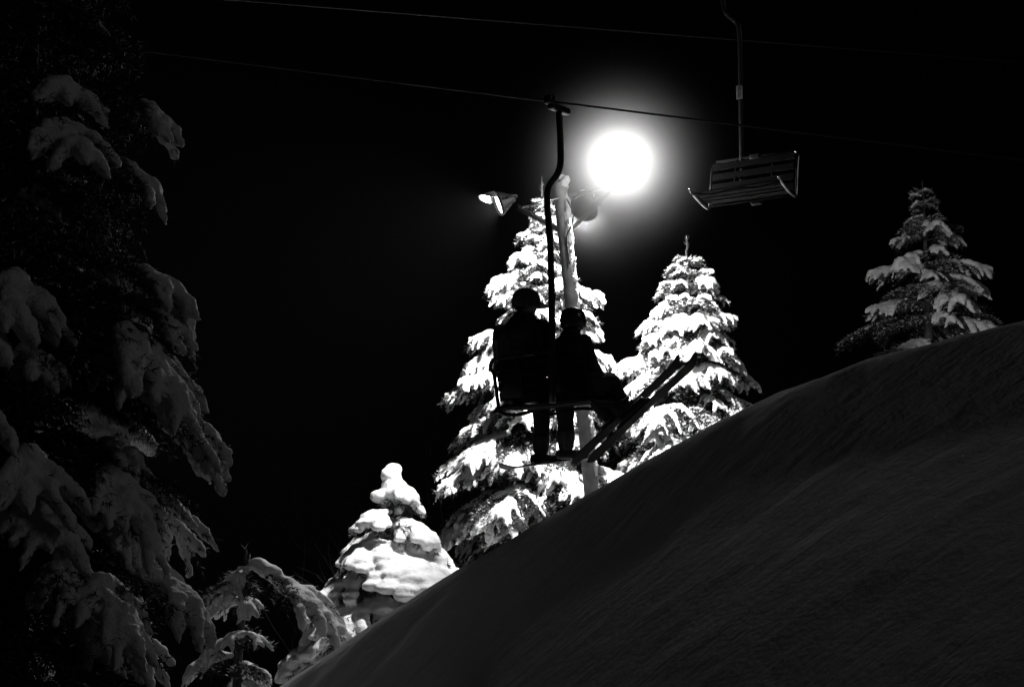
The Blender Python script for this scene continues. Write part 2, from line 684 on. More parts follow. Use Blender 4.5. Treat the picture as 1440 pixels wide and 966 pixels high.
if 'T5' not in HIDE:
    conifer('young_spruce', 'little spruce with one long snow-covered bough reaching right, beside the big dark conifer', P(345, 778, 11.0), 2.1,
            lambda d: 0.34 * (min(d, 1.6) / 1.0) ** 0.8 + 0.05, snow_r=0.075, snow_p=0.85, voxel=0.018, sp0=0.24, sp1=0.06, nb=4,
            up=10, droop=0.55, group=GRP, seed=21, thr=-0.1, lead=0.04, frost=0.04, need=(150, 0.05, 0.004), bst=2,
            exa=-33, extra=[(0.05, -0.12, 0.82, 1.1), (0.16, 2.7, 0.34, 0.9), (0.14, -1.9, 0.28, 0.9), (0.95, -0.3, 0.36, 1.3), (0.20, 3.0, 0.3, 1.1)])
if 'T0' not in HIDE:
    conifer('conifer', 'big shadowed conifer with heavy drooping snow clumps filling the left edge', P(70, -330, 8.5), 7.4,
            lambda d: 0.90 * (min(d, 6.0) / 3.3) ** 0.62 + 0.05, snow_r=0.060, snow_p=0.97, voxel=0.016, sp0=0.15, sp1=0.026, nb=10, jz=1.6,
            up=8, droop=0.50, group=GRP, seed=31, thr=0.0, brk=6, frost=0.03, need=(170, 0.045, 0.0035), twig_d=0.13, disp=0.045, tipdrop=0.15, bst=6, stw=0.62, flat=0.9, bare=(1.2, 3.8), taper=0.55)


# ------------------------------------------------------------------ bare trees far behind
def bare_tree(label, base, H, seed):
    r_ = random.Random(seed)
    root = thing('bare_tree', label, 'tree', base, 'leafless trees in the dark behind the lift')
    bt, bb = bmesh.new(), bmesh.new()

    def grow(p, d, L, r, lvl):
        n_ = 5
        pts, rs = [p.copy()], [r]
        q = p.copy()
        for i in range(n_):
            d = (d + Vector((r_.uniform(-.16, .16), r_.uniform(-.16, .16), 0.04))).normalized()
            q = q + d * L / n_
            pts.append(q.copy())
            rs.append(r * (1 - 0.5 * (i + 1) / n_))
        tube(bt if lvl == 0 else bb, pts, rs, 7 if lvl < 2 else 4)
        if lvl >= 5:
            return
        kids = 3 if lvl < 3 else 2
        for k in range(kids + (2 if lvl == 0 else 0)):
            i = r_.randint(2, n_) if lvl > 0 else r_.randint(2, n_)
            ax = Vector((r_.uniform(-1, 1), r_.uniform(-1, 1), r_.uniform(-.3, .3))).normalized()
            nd = (Matrix.Rotation(R(r_.uniform(22, 48)), 3, ax) @ d).normalized()
            grow(pts[i], nd, L * r_.uniform(0.6, 0.78), rs[i] * 0.72, lvl + 1)
    grow(Vector((0, 0, 0)), Vector((0.03, 0, 1)), H * 0.36, H * 0.013, 0)
    obj('trunk', bt, M_BARK, root)
    obj('crown', bb, M_BARK, root)
    return root


for (px, dd, H, lab, s_) in [
        (640, 33, 13, 'leafless tree behind the lift line, left of the hanging riders', 1),
        (715, 37, 14, 'faint bare tree directly above the left floodlight, behind the cable', 2),
        (560, 36, 13, 'dim bare tree furthest left in the dark sky', 3),
        (905, 40, 12, 'faint bare tree below and right of the glowing lamp', 4)]:
    p = P(px, 700, dd)
    zg = ground_z(p.x, p.y)
    bare_tree(lab, (p.x, p.y, zg), H, s_ + 40)


# ------------------------------------------------------------------ lamp pole with three floodlights
pole_top = P(787, 258, 17)
pole_low = P(836, 690, 17)
axis_p = (pole_low - pole_top)
foot = pole_top + axis_p * 1.42
foot.z = ground_z(foot.x, foot.y) - 0.05
pl = thing('lamp_pole', 'leaning snow-plastered lamp pole carrying three floodlights behind the chairlift riders', 'lamp post', foot)


def loc(p):
    return Vector(p) - foot


bm = bmesh.new()
n_ = 26
pts, rr = [], []
for i in range(n_):
    q = i / (n_ - 1)
    pts.append(Vector((0, 0, 0)).lerp(loc(pole_top), q))
    rr.append(0.098 - 0.012 * q)
tube(bm, pts, rr, 18)
obj('pole', bm, mat('pole_wood', 0.24, 0.7, bump=0.5, bscale=26, var=0.35, vscale=7), pl)
# rime plastered on the lamp side of the pole
C_, S_ = [], []
pr = random.Random(4)
for i in range(70):
    q = pr.random()
    c = Vector((0, 0, 0)).lerp(loc(pole_top), q)
    a = pr.gauss(R(-42), R(11))
    rad = 0.086 + 0.010 * (1 - q)
    C_.append((c.x + math.cos(a) * rad, c.y + math.sin(a) * rad, c.z))
    s = pr.uniform(0.016, 0.030)
    S_.append((s, s, s * pr.uniform(1.5, 4)))
for i in range(9):
    s = pr.uniform(0.035, 0.06)
    c = loc(pole_top)
    C_.append((c.x + pr.uniform(-.04, .08), c.y + pr.uniform(-.06, .04), c.z + pr.uniform(-0.05, 0.07)))
    S_.append((s, s, s))
Vb, Fb = blobs(C_, S_, ICO_V, ICO_F)
ro = npmesh('rime_snow', Vb, Fb, M_SNOW, pl)


def mods(o):
    m1 = o.modifiers.new('r', 'REMESH')
    m1.mode = 'VOXEL'
    m1.voxel_size = 0.013
    m2 = o.modifiers.new('s', 'SMOOTH')
    m2.iterations = 2
    m3 = o.modifiers.new('d', 'DISPLACE')
    m3.texture = clouds(0.035)
    m3.strength = 0.02


bake(ro, mods)

# crossarms
bm = bmesh.new()
tube(bm, [loc(P(727, 291, 16.7)), loc(P(790, 326, 17.0))], 0.035, 8)
obj('bracket', bm, M_HOUS, pl)
bm = bmesh.new()
tube(bm, [loc(P(862, 262, 16.6)), loc(P(826, 300, 16.9)), loc(P(803, 322, 17.0))], 0.032, 8)
obj('bracket', bm, M_HOUS, pl)
bm = bmesh.new()
tube(bm, [loc(P(734, 291, 16.7)), loc(P(762, 285, 16.8)), loc(P(795, 276, 17)), loc(P(835, 268, 16.8)), loc(P(868, 262, 16.5))], 0.022, 8)
obj('crossarm', bm, M_GALV, pl)
bm = bmesh.new()
tube(bm, smoothpath([loc(P(797, 280, 16.88)), loc(P(806, 300, 16.8)), loc(P(803, 318, 16.8)), loc(P(797, 335, 16.88)), loc(P(801, 372, 16.87))]), 0.009, 6)
tube(bm, smoothpath([loc(P(745, 290, 16.7)), loc(P(752, 303, 16.75)), loc(P(772, 318, 16.8)), loc(P(781, 345, 16.86)), loc(P(790, 366, 16.87))]), 0.008, 6)
obj('power_cord', bm, M_CLOTH, pl)


def floodlight(name_lab, pos, direction, rad, depth, visor=False, energy=100, size=0.3, spread=None, snowcap=True, bulb=True):
    """bowl opens along direction; pos = centre of its mouth"""
    dr = Vector(direction).normalized()
    q = dr.to_track_quat('Z', 'Y')
    T = Matrix.Translation(loc(pos)) @ q.to_matrix().to_4x4()
    h = bpy.data.objects.new('floodlight', None)
    COL.objects.link(h)
    h.parent = pl
    h.matrix_local = T
    if name_lab:
        h['label'] = name_lab
    I4 = Matrix.Identity(4)
    bm = bmesh.new()
    lathe(bm, [(0.0, -depth), (rad * 0.32, -depth * 0.98), (rad * 0.40, -depth * 0.80), (rad * 0.52, -depth * 0.68), (rad * 0.82, -depth * 0.34), (rad * 0.98, -0.04), (rad * 1.04, -0.03), (rad * 1.04, 0.0),
               (rad * 0.97, 0.0), (rad * 0.93, -0.045), (rad * 0.78, -depth * 0.33), (rad * 0.45, -depth * 0.62), (0.0, -depth * 0.66)], I4, 32)
    obj('housing', bm, M_HOUS, h)
    if bulb:
        bm = bmesh.new()
        lathe(bm, [(0.0, -0.026), (rad * 0.5, -0.027), (rad * 0.915, -0.03), (rad * 0.915, -0.035), (0, -0.034)], I4, 32)
        obj('lens', bm, M_BULB, h)
    if visor:
        bm = bmesh.new()
        seg = 18
        a0, a1 = R(20), R(160)
        prev = None
        for i in range(seg + 1):
            a = a0 + (a1 - a0) * i / seg
            e = 0.17 * math.sin((a - a0) / (a1 - a0) * math.pi) ** 0.6
            c_, s_ = math.cos(a), math.sin(a)
            row = [bm.verts.new((c_ * rad * 1.045, s_ * rad * 1.045, -0.01)), bm.verts.new((c_ * rad * (1.05 + e * 0.6), s_ * rad * (1.05 + e * 0.6), 0.004 + e)),
                   bm.verts.new((c_ * (rad * (1.05 + e * 0.6) + .004), s_ * (rad * (1.05 + e * 0.6) + .004), 0.002 + e)), bm.verts.new((c_ * (rad * 1.045 + .004), s_ * (rad * 1.045 + .004), -0.012))]
            if prev:
                for k in range(4):
                    bm.faces.new((prev[k], prev[(k + 1) % 4], row[(k + 1) % 4], row[k]))
            prev = row
        obj('visor', bm, M_PLATE, h)
    if snowcap:
        C_, S_ = [], []
        inv = T.to_3x3().inverted()
        upl = inv @ Vector((0, 0, 1))
        rg = random.Random(int(rad * 1000))
        for i in range(26):
            z = -depth * rg.uniform(0.05, 0.75)
            rr_ = rad * (1 - 0.55 * abs(z) / depth)
            u2 = (upl - Vector((0, 0, upl.z))).normalized()
            sd_ = Vector((0, 0, 1)).cross(u2)
            a = rg.uniform(-0.7, 0.7)
            c = (u2 * math.cos(a) + sd_ * math.sin(a)) * rr_ + Vector((0, 0, z))
            C_.append(c[:])
            s = rg.uniform(0.03, 0.055)
            S_.append((s, s, s))
        Vb, Fb = blobs(C_, S_, ICO_V, ICO_F)
        so_ = npmesh('snow_cap', Vb, Fb, M_SNOW, h)

        def md(o):
            m1 = o.modifiers.new('r', 'REMESH')
            m1.mode = 'VOXEL'
            m1.voxel_size = 0.014
            m2 = o.modifiers.new('s', 'SMOOTH')
            m2.iterations = 3
        bake(so_, md)
    # yoke
    bm = bmesh.new()
    tube(bm, smoothpath([(rad * 1.06, 0, -depth * 0.4), (rad * 0.9, 0, -depth * 0.9), (0, 0, -depth * 1.12), (-rad * 0.9, 0, -depth * 0.9), (-rad * 1.06, 0, -depth * 0.4)], 5), 0.012, 6)
    obj('yoke', bm, M_HOUS, h)
    la = bpy.data.lights.new('floodlight_beam', 'AREA')
    la.shape = 'DISK'
    la.size = size
    la.energy = energy
    if spread:
        la.spread = spread
    lo = bpy.data.objects.new('floodlight_beam', la)
    COL.objects.link(lo)
    lo.parent = h
    lo.location = (0, 0, 0.012)
    lo.rotation_euler = (math.pi, 0, 0)
    return h


# left head, aimed down and left over the slope
floodlight('dark floodlight head at the end of the left arm', P(699, 287, 16.5), (-0.85, -0.14, -0.36), 0.145, 0.22, visor=True, energy=560, size=0.25, spread=R(138), snowcap=False)
# rear head, aimed at the trees behind
floodlight('bell shaped floodlight tucked right of the pole top', P(820, 296, 17.05), (-0.22, 0.85, -0.42), 0.17, 0.28, energy=760, size=0.28)
# right head, facing the camera side: the one that glares
glow_c = P(870, 235, 16.3)
floodlight('glaring floodlight right of the pole, lost in its own glow', glow_c + Vector((0, 0.10, 0)), (0.15, -0.9, 0.05), 0.17, 0.28, energy=1.0, size=0.28, snowcap=False)
gl = bpy.data.lights.new('glare_lamp', 'POINT')
gl.energy = 115
gl.shadow_soft_size = 0.10
go = bpy.data.objects.new('glare_lamp', gl)
go.location = glow_c + Vector((0.0, -0.12, 0.0))
COL.objects.link(go)

# scattering ball added to imitate the lens bloom round the glaring lamp
mm = bpy.data.materials.new('bloom_scatter')
mm.use_nodes = True
n = mm.node_tree
n.nodes.clear()
o_ = n.nodes.new('ShaderNodeOutputMaterial')
vp = n.nodes.new('ShaderNodeVolumePrincipled')
vp.inputs['Color'].default_value = (1, 1, 1, 1)
tc = n.nodes.new('ShaderNodeTexCoord')
ln = n.nodes.new('ShaderNodeVectorMath')
ln.operation = 'LENGTH'
n.links.new(tc.outputs['Object'], ln.inputs[0])
sq = n.nodes.new('ShaderNodeMath')
sq.operation = 'POWER'
sq.inputs[1].default_value = 2
n.links.new(ln.outputs['Value'], sq.inputs[0])
MS = 0.50
dv = n.nodes.new('ShaderNodeMath')
dv.operation = 'MULTIPLY'
dv.inputs[1].default_value = -1.0 / (MS * MS)
n.links.new(sq.outputs[0], dv.inputs[0])
ex = n.nodes.new('ShaderNodeMath')
ex.operation = 'EXPONENT'
n.links.new(dv.outputs[0], ex.inputs[0])
ml = n.nodes.new('ShaderNodeMath')
ml.operation = 'MULTIPLY'
ml.inputs[1].default_value = 1.0
n.links.new(ex.outputs[0], ml.inputs[0])
dv2 = n.nodes.new('ShaderNodeMath')
dv2.operation = 'MULTIPLY'
dv2.inputs[1].default_value = -1.0 / (0.62 * 0.62)
n.links.new(sq.outputs[0], dv2.inputs[0])
ex2 = n.nodes.new('ShaderNodeMath')
ex2.operation = 'EXPONENT'
n.links.new(dv2.outputs[0], ex2.inputs[0])
ml2 = n.nodes.new('ShaderNodeMath')
ml2.operation = 'MULTIPLY_ADD'
ml2.inputs[1].default_value = 0.03
n.links.new(ex2.outputs[0], ml2.inputs[0])
n.links.new(ml.outputs[0], ml2.inputs[2])
n.links.new(ml2.outputs[0], vp.inputs['Density'])
n.links.new(vp.outputs[0], o_.inputs['Volume'])
bm = bmesh.new()
bmesh.ops.create_icosphere(bm, subdivisions=4, radius=2.2)
mo = obj('lamp_bloom', bm, mm)
mo.location = go.location
tag(mo, 'bloom around the bright lamp, an added scattering ball', 'lamp_bloom', kind='stuff')


# ------------------------------------------------------------------ chairlift chairs
def chair(label, origin, r_dir, hang, group, plate=False, wdt=1.05, sdepth=0.5, hb=0.54, rail=None):
    rail = rail or M_GALV
    """origin: lower back middle of the seat; local x = seat right seen from behind, y = forward, z = up. hang: local path up to the grip"""
    rv = Vector((r_dir[0], r_dir[1], 0)).normalized()
    ang = math.atan2(rv.y, rv.x)
    root = thing('chairlift_chair', label, 'ski lift chair', origin, group, (0, 0, ang))
    hw = wdt / 2
    # side frames: one bent tube each
    for s in (-1, 1):
        bm = bmesh.new()
        x = s * hw
        path = smoothpath([(x * 0.92, -0.13, hb), (x, -0.11, hb - 0.07), (x, -0.055, 0.28), (x, 0.0, 0.02), (x, 0.05, -0.045), (x, 0.25, -0.04), (x, sdepth - 0.02, 0.02), (x, sdepth + 0.035, 0.05)], 5)
        tube(bm, path, 0.017, 8)
        obj('side_frame', bm, rail, root)
    bm = bmesh.new()
    tube(bm, [(-hw * 0.92, -0.13, hb), (hw * 0.92, -0.13, hb)], 0.016, 8)
    tube(bm, [(-hw, 0.0, -0.005), (hw, 0.0, -0.005)], 0.016, 8)
    tube(bm, smoothpath([(-hw, sdepth - .01, 0.0), (-hw * 0.5, sdepth - .01, -0.03), (0, sdepth - .01, -0.005), (hw * .5, sdepth - .01, -0.03), (hw, sdepth - .01, 0.0)], 5), 0.016, 8)
    for xx in (-0.22, 0.22):
        tube(bm, [(xx, -0.13, hb), (xx, -0.055, 0.28), (xx, 0.0, 0.0)], 0.011, 6)
    obj('cross_bars', bm, M_DARKR, root)
    bm = bmesh.new()
    for k in range(4):
        z = 0.09 + k * (hb - 0.12) / 3.4
        y = -0.005 - 0.19 * z
        box(bm, (0, y + 0.018, z), (wdt - 0.05, 0.018, 0.075), Matrix.Rotation(R(12), 3, 'X'), 0.004)
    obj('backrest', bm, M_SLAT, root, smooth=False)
    bm = bmesh.new()
    for k in range(5):
        y = 0.06 + k * 0.098
        z = 0.0 + 0.03 * (abs(k - 1) / 3.0)
        box(bm, (0, y, z), (wdt - 0.05, 0.082, 0.02), None, 0.004)
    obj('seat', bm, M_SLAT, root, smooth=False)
    bm = bmesh.new()
    hp = smoothpath([Vector(p) for p in hang], 7)
    tube(bm, hp, 0.030, 12)
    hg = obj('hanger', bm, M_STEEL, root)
    for nm_, (zc) in (('bolt', hb), ('bolt', 0.0)):
        bm = bmesh.new()
        box(bm, (0, hang[0][1] + 0.0, zc), (0.12, 0.075, 0.05), None, 0.008)
        obj('clamp_plate', bm, M_STEEL, root)
    top = Vector(hang[-1])
    bm = bmesh.new()
    box(bm, (top.x, top.y, top.z + 0.03), (0.07, 0.26, 0.06), None, 0.02)
    box(bm, (top.x, top.y - 0.13, top.z + 0.08), (0.08, 0.08, 0.08), None, 0.02)
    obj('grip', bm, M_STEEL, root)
    if plate:
        pm = bmesh.new()
        box(pm, (hang[2][0], hang[2][1] + 0.040, plate), (0.075, 0.006, 0.16), None, 0.002)
        po = obj('number_plate', pm, M_PLATE, root, smooth=False)
        for k, ch in enumerate(('8', '8')):
            cu = bpy.data.curves.new('digit', 'FONT')
            cu.body = ch
            cu.size = 0.085
            cu.extrude = 0.001
            cu.align_x = 'CENTER'
            cu.align_y = 'CENTER'
            tmp = bpy.data.objects.new('digit', cu)
            COL.objects.link(tmp)
            dg = bpy.context.evaluated_depsgraph_get()
            me = bpy.data.meshes.new_from_object(tmp.evaluated_get(dg), depsgraph=dg)
            bpy.data.objects.remove(tmp)
            dgt = link('digit', me, M_INK, po, smooth=False)
            dgt.location = (hang[2][0], hang[2][1] + 0.0455, plate + 0.035 - 0.072 * k)
            dgt.rotation_euler = (R(90), 0, R(180))
    return root


# occupied chair (seen from behind, going up and away)
RC = Vector((0.75, -0.66, 0)).normalized()
FC = Vector((0.66, 0.75, 0)).normalized()
oc = P(764, 566, 12.5)


def to_local(p, o, r, f):
    v = Vector(p) - o
    return Vector((v.dot(r), v.dot(f), v.z))


def plane_pt(px, py, o, r, yoff):
    """point seen at px,py lying in the chair's plane local y = yoff"""
    f = Vector((-r.y, r.x, 0))
    ray = P(px, py, 1.0)
    t = (o.dot(f) + yoff) / ray.dot(f)
    return ray * t


hangA = [plane_pt(px, py, oc, RC, -0.16) for (px, py) in [(777, 566), (776, 440), (774, 350), (769.5, 283), (772, 262), (783, 246), (788, 230), (788, 200), (786, 158)]]
hA = [to_local(p, oc, RC, FC) for p in hangA]
hA = [Vector((p.x, -0.16, p.z)) for p in hA]
CHG = 'chairlift chairs hanging from the haul cables'
chairA = chair('occupied two-seat lift chair with two riders, in front of the lamp pole', oc, RC, hA, CHG, wdt=1.06, hb=0.42, rail=M_DARKR)
gripA = oc + RC * hA[-1].x + FC * (-0.16) + Vector((0, 0, hA[-1].z + 0.09))

# empty chair (coming back, facing the camera)
RE = Vector((-0.87, 0.49, 0)).normalized()
oe = P(1058, 281, 16)
hangB = [plane_pt(px, py, oe, RE, -0.14) for (px, py) in [(1043, 281), (1043, 225), (1042, 150), (1041, 80), (1040, 48), (1036, 32), (1022, 20), (1017, 4), (1016, -30), (1016, -62)]]
FE = Vector((-RE.y, RE.x, 0))
hB = [to_local(p, oe, RE, FE) for p in hangB]
hB = [Vector((p.x, -0.14, p.z)) for p in hB]
chairB = chair('empty slatted lift chair hanging to the right of the glowing lamp', oe, RE, hB, CHG, plate=(P(1043, 113, 16).z - oe.z), wdt=1.02, sdepth=0.56)
gripB = oe + RE * hB[-1].x + FE * (-0.14) + Vector((0, 0, hB[-1].z + 0.09))


# ------------------------------------------------------------------ cables
def cable(label, pts, rad=0.0105):
    bm = bmesh.new()
    tube(bm, pts, rad, 8)
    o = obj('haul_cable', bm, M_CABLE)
    tag(o, label, 'cable', 'lift cables across the night sky')
    return o


def through(g, dirn, pxb, pyb):
    """cable through g whose far side passes pixel (pxb, pyb) with plan direction dirn"""
    ray = P(pxb, pyb, 1.0)
    A = np.array([[dirn.x, -ray.x], [dirn.y, -ray.y]])
    s, t = np.linalg.solve(A, np.array([-g.x, -g.y]))
    q = ray * t
    return q - g, s


def run(g, dirn, pxb, pyb, near, far, label, sag=0.0):
    v, s = through(g, dirn, pxb, pyb)
    v = v / s
    pts = []
    for i in range(41):
        k = -near + (near + far) * i / 40.0
        p = g + v * k
        p.z += sag * (k / far) ** 2
        pts.append(p)
    cable(label, pts)


run(gripA, Vector((0.80, 0.60, 0)), 1040, 176, 14, 60, 'lift cable carrying the occupied chair, passing just above the glowing lamp')
run(P(800, 38, 19), Vector((0.80, 0.60, 0)), 1040, 57, 17, 60, 'upper lift cable crossing high above the glowing lamp')
run(gripB, FE * -1, 1240, -75, 14, 60, 'cable above the picture that holds the empty chair')


# ------------------------------------------------------------------ people
def skin_body(name, joints, edges, parent, m, sub=2, remesh=0.0):
    """joints: {name: (pos, (rx, ry))}"""
    C_, S_ = [], []
    for a_, b_ in edges:
        pa, pb = Vector(joints[a_][0]), Vector(joints[b_][0])
        ra, rb = joints[a_][1], joints[b_][1]
        k = max(3, int((pb - pa).length / 0.018))
        torso = max(ra[0], rb[0]) > 0.12 and max(ra[0], rb[0]) > max(ra[1], rb[1]) * 1.1
        for i in range(k + 1):
            t = i / k
            t2 = t * t * (3 - 2 * t)
            p = pa.lerp(pb, t)
            r1 = ra[0] + (rb[0] - ra[0]) * t2
            r2 = ra[1] + (rb[1] - ra[1]) * t2
            C_.append(p[:])
            S_.append((r1, r2, min(r1, r2) * 0.9))
    V_, F_ = blobs(C_, S_, ICO_V, ICO_F)
    me = bpy.data.meshes.new(name)
    me.from_pydata([tuple(v) for v in V_], [], [tuple(int(i) for i in f) for f in F_])
    return me


def ellipsoid(bm, c, s, rot=None, sub=3):
    r = bmesh.ops.create_icosphere(bm, subdivisions=sub, radius=1.0)
    M = Matrix.Translation(Vector(c)) @ (rot.to_4x4() if rot is not None else Matrix.Identity(4)) @ Matrix.Diagonal((s[0], s[1], s[2], 1))
    bmesh.ops.transform(bm, matrix=M, verts=r['verts'])


def glove(parent, wrist, direction, side, scale=1.0):
    """gloved hand: palm, four bent fingers, thumb"""
    d = Vector(direction).normalized()
    upv = Vector((0, 0, 1))
    sx = d.cross(upv).normalized()
    nz = sx.cross(d)
    W = Vector(wrist)
    J = {'w': (W[:], (0.032, 0.026)), 'p': ((W + d * 0.045)[:], (0.040, 0.022)), 'k': ((W + d * 0.085)[:], (0.040, 0.020))}
    E = [('w', 'p'), ('p', 'k')]
    me0 = skin_body('g', J, E, None, None, 2)
    bm = bmesh.new()
    bm.from_mesh(me0)
    bpy.data.meshes.remove(me0)
    for i, (off, ln_) in enumerate([(-0.030, 0.068), (-0.010, 0.080), (0.010, 0.076), (0.029, 0.058)]):
        b0 = W + d * 0.070 + sx * off
        a = b0 + d * ln_ * 0.55 - nz * 0.004
        b_ = a + d * ln_ * 0.32 - nz * ln_ * 0.32
        c = b_ + d * ln_ * 0.05 - nz * ln_ * 0.38
        tube(bm, smoothpath([b0, a, b_, c], 3), [0.0115, 0.0115, 0.0115, 0.011, 0.011, 0.011, 0.0105, 0.010, 0.009, 0.006][:10], 8)
    t0 = W + d * 0.022 - sx * 0.030 * side
    tube(bm, smoothpath([t0, t0 + d * 0.030 - sx * 0.025 * side, t0 + d * 0.060 - sx * 0.030 * side - nz * 0.015], 4), [0.016, 0.015, 0.0145, 0.014, 0.0135, 0.013, 0.012, 0.011, 0.008], 8)
    obj('glove', bm, M_CLOTH2, parent)


def person(label, seat_x, kind):
    """rider on the occupied chair, local frame of the chair"""
    ang = math.atan2(RC.y, RC.x)
    root = thing('person', label, 'person', oc + RC * seat_x + Vector((0, 0, 0.02)), 'riders on the lift chair', (0, 0, ang))
    if kind == 'big':
        k = 1.0
        lean = -0.01
        J = {
            'pelvis': ((0, 0.17, 0.13), (0.185, 0.15)), 'belly': ((0, 0.13, 0.32), (0.24, 0.17)), 'chest': ((0, 0.13, 0.52), (0.225, 0.165)),
            'neckb': ((0, 0.15, 0.67), (0.13, 0.11)), 'neck': ((0, 0.17, 0.75), (0.065, 0.065)), 'skull': ((0, 0.19, 0.83), (0.062, 0.07)),
            'shL': ((-0.19, 0.14, 0.60), (0.095, 0.095)), 'elL': ((-0.29, 0.17, 0.34), (0.070, 0.070)), 'wrL': ((-0.17, 0.40, 0.26), (0.045, 0.045)),
            'shR': ((0.19, 0.14, 0.60), (0.095, 0.095)), 'elR': ((0.27, 0.19, 0.35), (0.070, 0.070)), 'wrR': ((0.12, 0.41, 0.27), (0.045, 0.045)),
            'hiL': ((-0.11, 0.24, 0.10), (0.12, 0.11)), 'knL': ((-0.125, 0.55, 0.09), (0.088, 0.088)), 'caL': ((-0.125, 0.55, -0.17), (0.078, 0.080)), 'anL': ((-0.13, 0.545, -0.36), (0.072, 0.075)),
            'hiR': ((0.11, 0.24, 0.10), (0.12, 0.11)), 'knR': ((0.15, 0.55, 0.09), (0.088, 0.088)), 'caR': ((0.165, 0.55, -0.17), (0.078, 0.080)), 'anR': ((0.17, 0.545, -0.34), (0.072, 0.075)),
        }
    else:
        J = {
            'pelvis': ((0, 0.17, 0.13), (0.155, 0.13)), 'belly': ((0, 0.14, 0.28), (0.155, 0.125)), 'chest': ((0, 0.14, 0.44), (0.175, 0.13)),
            'neckb': ((0, 0.15, 0.55), (0.095, 0.08)), 'neck': ((0, 0.17, 0.60), (0.052, 0.052)), 'skull': ((0, 0.18, 0.67), (0.055, 0.06)),
            'shL': ((-0.15, 0.15, 0.50), (0.070, 0.070)), 'elL': ((-0.20, 0.20, 0.30), (0.055, 0.055)), 'wrL': ((-0.10, 0.38, 0.27), (0.038, 0.038)),
            'shR': ((0.15, 0.15, 0.50), (0.070, 0.070)), 'elR': ((0.20, 0.20, 0.30), (0.055, 0.055)), 'wrR': ((0.13, 0.39, 0.27), (0.038, 0.038)),
            'hiL': ((-0.08, 0.24, 0.13), (0.12, 0.12)), 'knL': ((-0.09, 0.56, 0.18), (0.105, 0.105)), 'caL': ((-0.09, 0.66, -0.03), (0.080, 0.080)), 'anL': ((-0.09, 0.76, -0.17), (0.072, 0.072)),
            'hiR': ((0.08, 0.24, 0.13), (0.12, 0.12)), 'knR': ((0.10, 0.56, 0.18), (0.105, 0.105)), 'caR': ((0.10, 0.66, -0.03), (0.080, 0.080)), 'anR': ((0.10, 0.76, -0.17), (0.072, 0.072)),
        }
    if kind == 'big':
        for q_ in ('chest', 'neckb', 'neck', 'skull', 'shL', 'shR'):
            p0, r0 = J[q_]
            J[q_] = ((p0[0] * 1.14, p0[1] - 0.01, p0[2] + 0.075), (r0[0] * 1.12, r0[1] * 1.04))
    else:
        mid_ = tail.lerp(tip, 0.44)
        for kx, off in (('L', -0.09), ('R', 0.09)):
            wpt = mid_ - (ROTZ @ SKI_DN_L) * 0.165
            lp = ROTZ.transposed() @ (wpt - root.location)
            J['an' + kx] = ((lp.x + off, lp.y, lp.z), (0.088, 0.088))
            kn_ = Vector(J['kn' + kx][0])
            J['ca' + kx] = (tuple(kn_.lerp(Vector(J['an' + kx][0]), 0.5)), (0.102, 0.102))
            print('calf', kx, (Vector(J['an' + kx][0]) - kn_).length, J['an' + kx][0])
    E = [('pelvis', 'belly'), ('belly', 'chest'), ('chest', 'neckb'), ('neckb', 'neck'), ('neck', 'skull'),
         ('chest', 'shL'), ('shL', 'elL'), ('elL', 'wrL'), ('chest', 'shR'), ('shR', 'elR'), ('elR', 'wrR'),
         ('pelvis', 'hiL'), ('hiL', 'knL'), ('knL', 'caL'), ('caL', 'anL'), ('pelvis', 'hiR'), ('hiR', 'knR'), ('knR', 'caR'), ('caR', 'anR')]
    for q_ in ('pelvis', 'belly', 'chest', 'neckb', 'shL', 'shR', 'elL', 'elR', 'hiL', 'hiR', 'knL', 'knR'):
        p0, r0 = J[q_]
        kk_ = 1.10 if kind == 'big' else 1.16
        J[q_] = (p0, (r0[0] * kk_, r0[1] * kk_))
    me = skin_body('body', J, E, None, None, 2)
    hs = Vector(J['skull'][0])
    sc_ = 1.0 if kind == 'big' else 0.90
    yaw = R(-32) if kind == 'big' else R(-12)       # head turned to the right
    RH = Matrix.Rotation(yaw, 3, 'Z')
    bm = bmesh.new()
    bm.from_mesh(me)
    bpy.data.meshes.remove(me)
    hc = hs + Vector((0, 0.01, 0.03))
    ellipsoid(bm, hc, (0.076 * sc_, 0.095 * sc_, 0.112 * sc_), RH)
    ellipsoid(bm, hc + RH @ Vector((0, 0.045, -0.062)) * sc_, (0.050 * sc_, 0.048 * sc_, 0.050 * sc_), RH)       # jaw
    ellipsoid(bm, hc + RH @ Vector((0, 0.101, -0.020)) * sc_, (0.013 * sc_, 0.020 * sc_, 0.026 * sc_), RH, 2)      # nose
    ellipsoid(bm, hc + RH @ Vector((0, 0.089, -0.060)) * sc_, (0.026 * sc_, 0.010 * sc_, 0.009 * sc_), RH, 2)      # mouth
    for s in (-1, 1):
        ellipsoid(bm, hc + RH @ Vector((s * 0.078, 0.0, -0.01)) * sc_, (0.011 * sc_, 0.020 * sc_, 0.032 * sc_), RH, 2)  # ears
    body = obj('body', bm, M_CLOTH, root)

    def md(o):
        m1 = o.modifiers.new('r', 'REMESH')
        m1.mode = 'VOXEL'
        m1.voxel_size = 0.010
        m2 = o.modifiers.new('s', 'SMOOTH')
        m2.iterations = 2
        m3 = o.modifiers.new('d', 'DISPLACE')
        m3.texture = clouds(0.09)
        m3.strength = 0.012
    bake(body, md)
    # skin on the face only
    body.data.materials.append(M_SKIN)
    for p_ in body.data.polygons:
        c = Vector(p_.center)
        v = RH.inverted() @ (c - hc)
        if v.z > -0.115 * sc_ and v.length < 0.15 * sc_ and (v.y > 0.0 or abs(v.x) > 0.074 * sc_):
            p_.material_index = 1
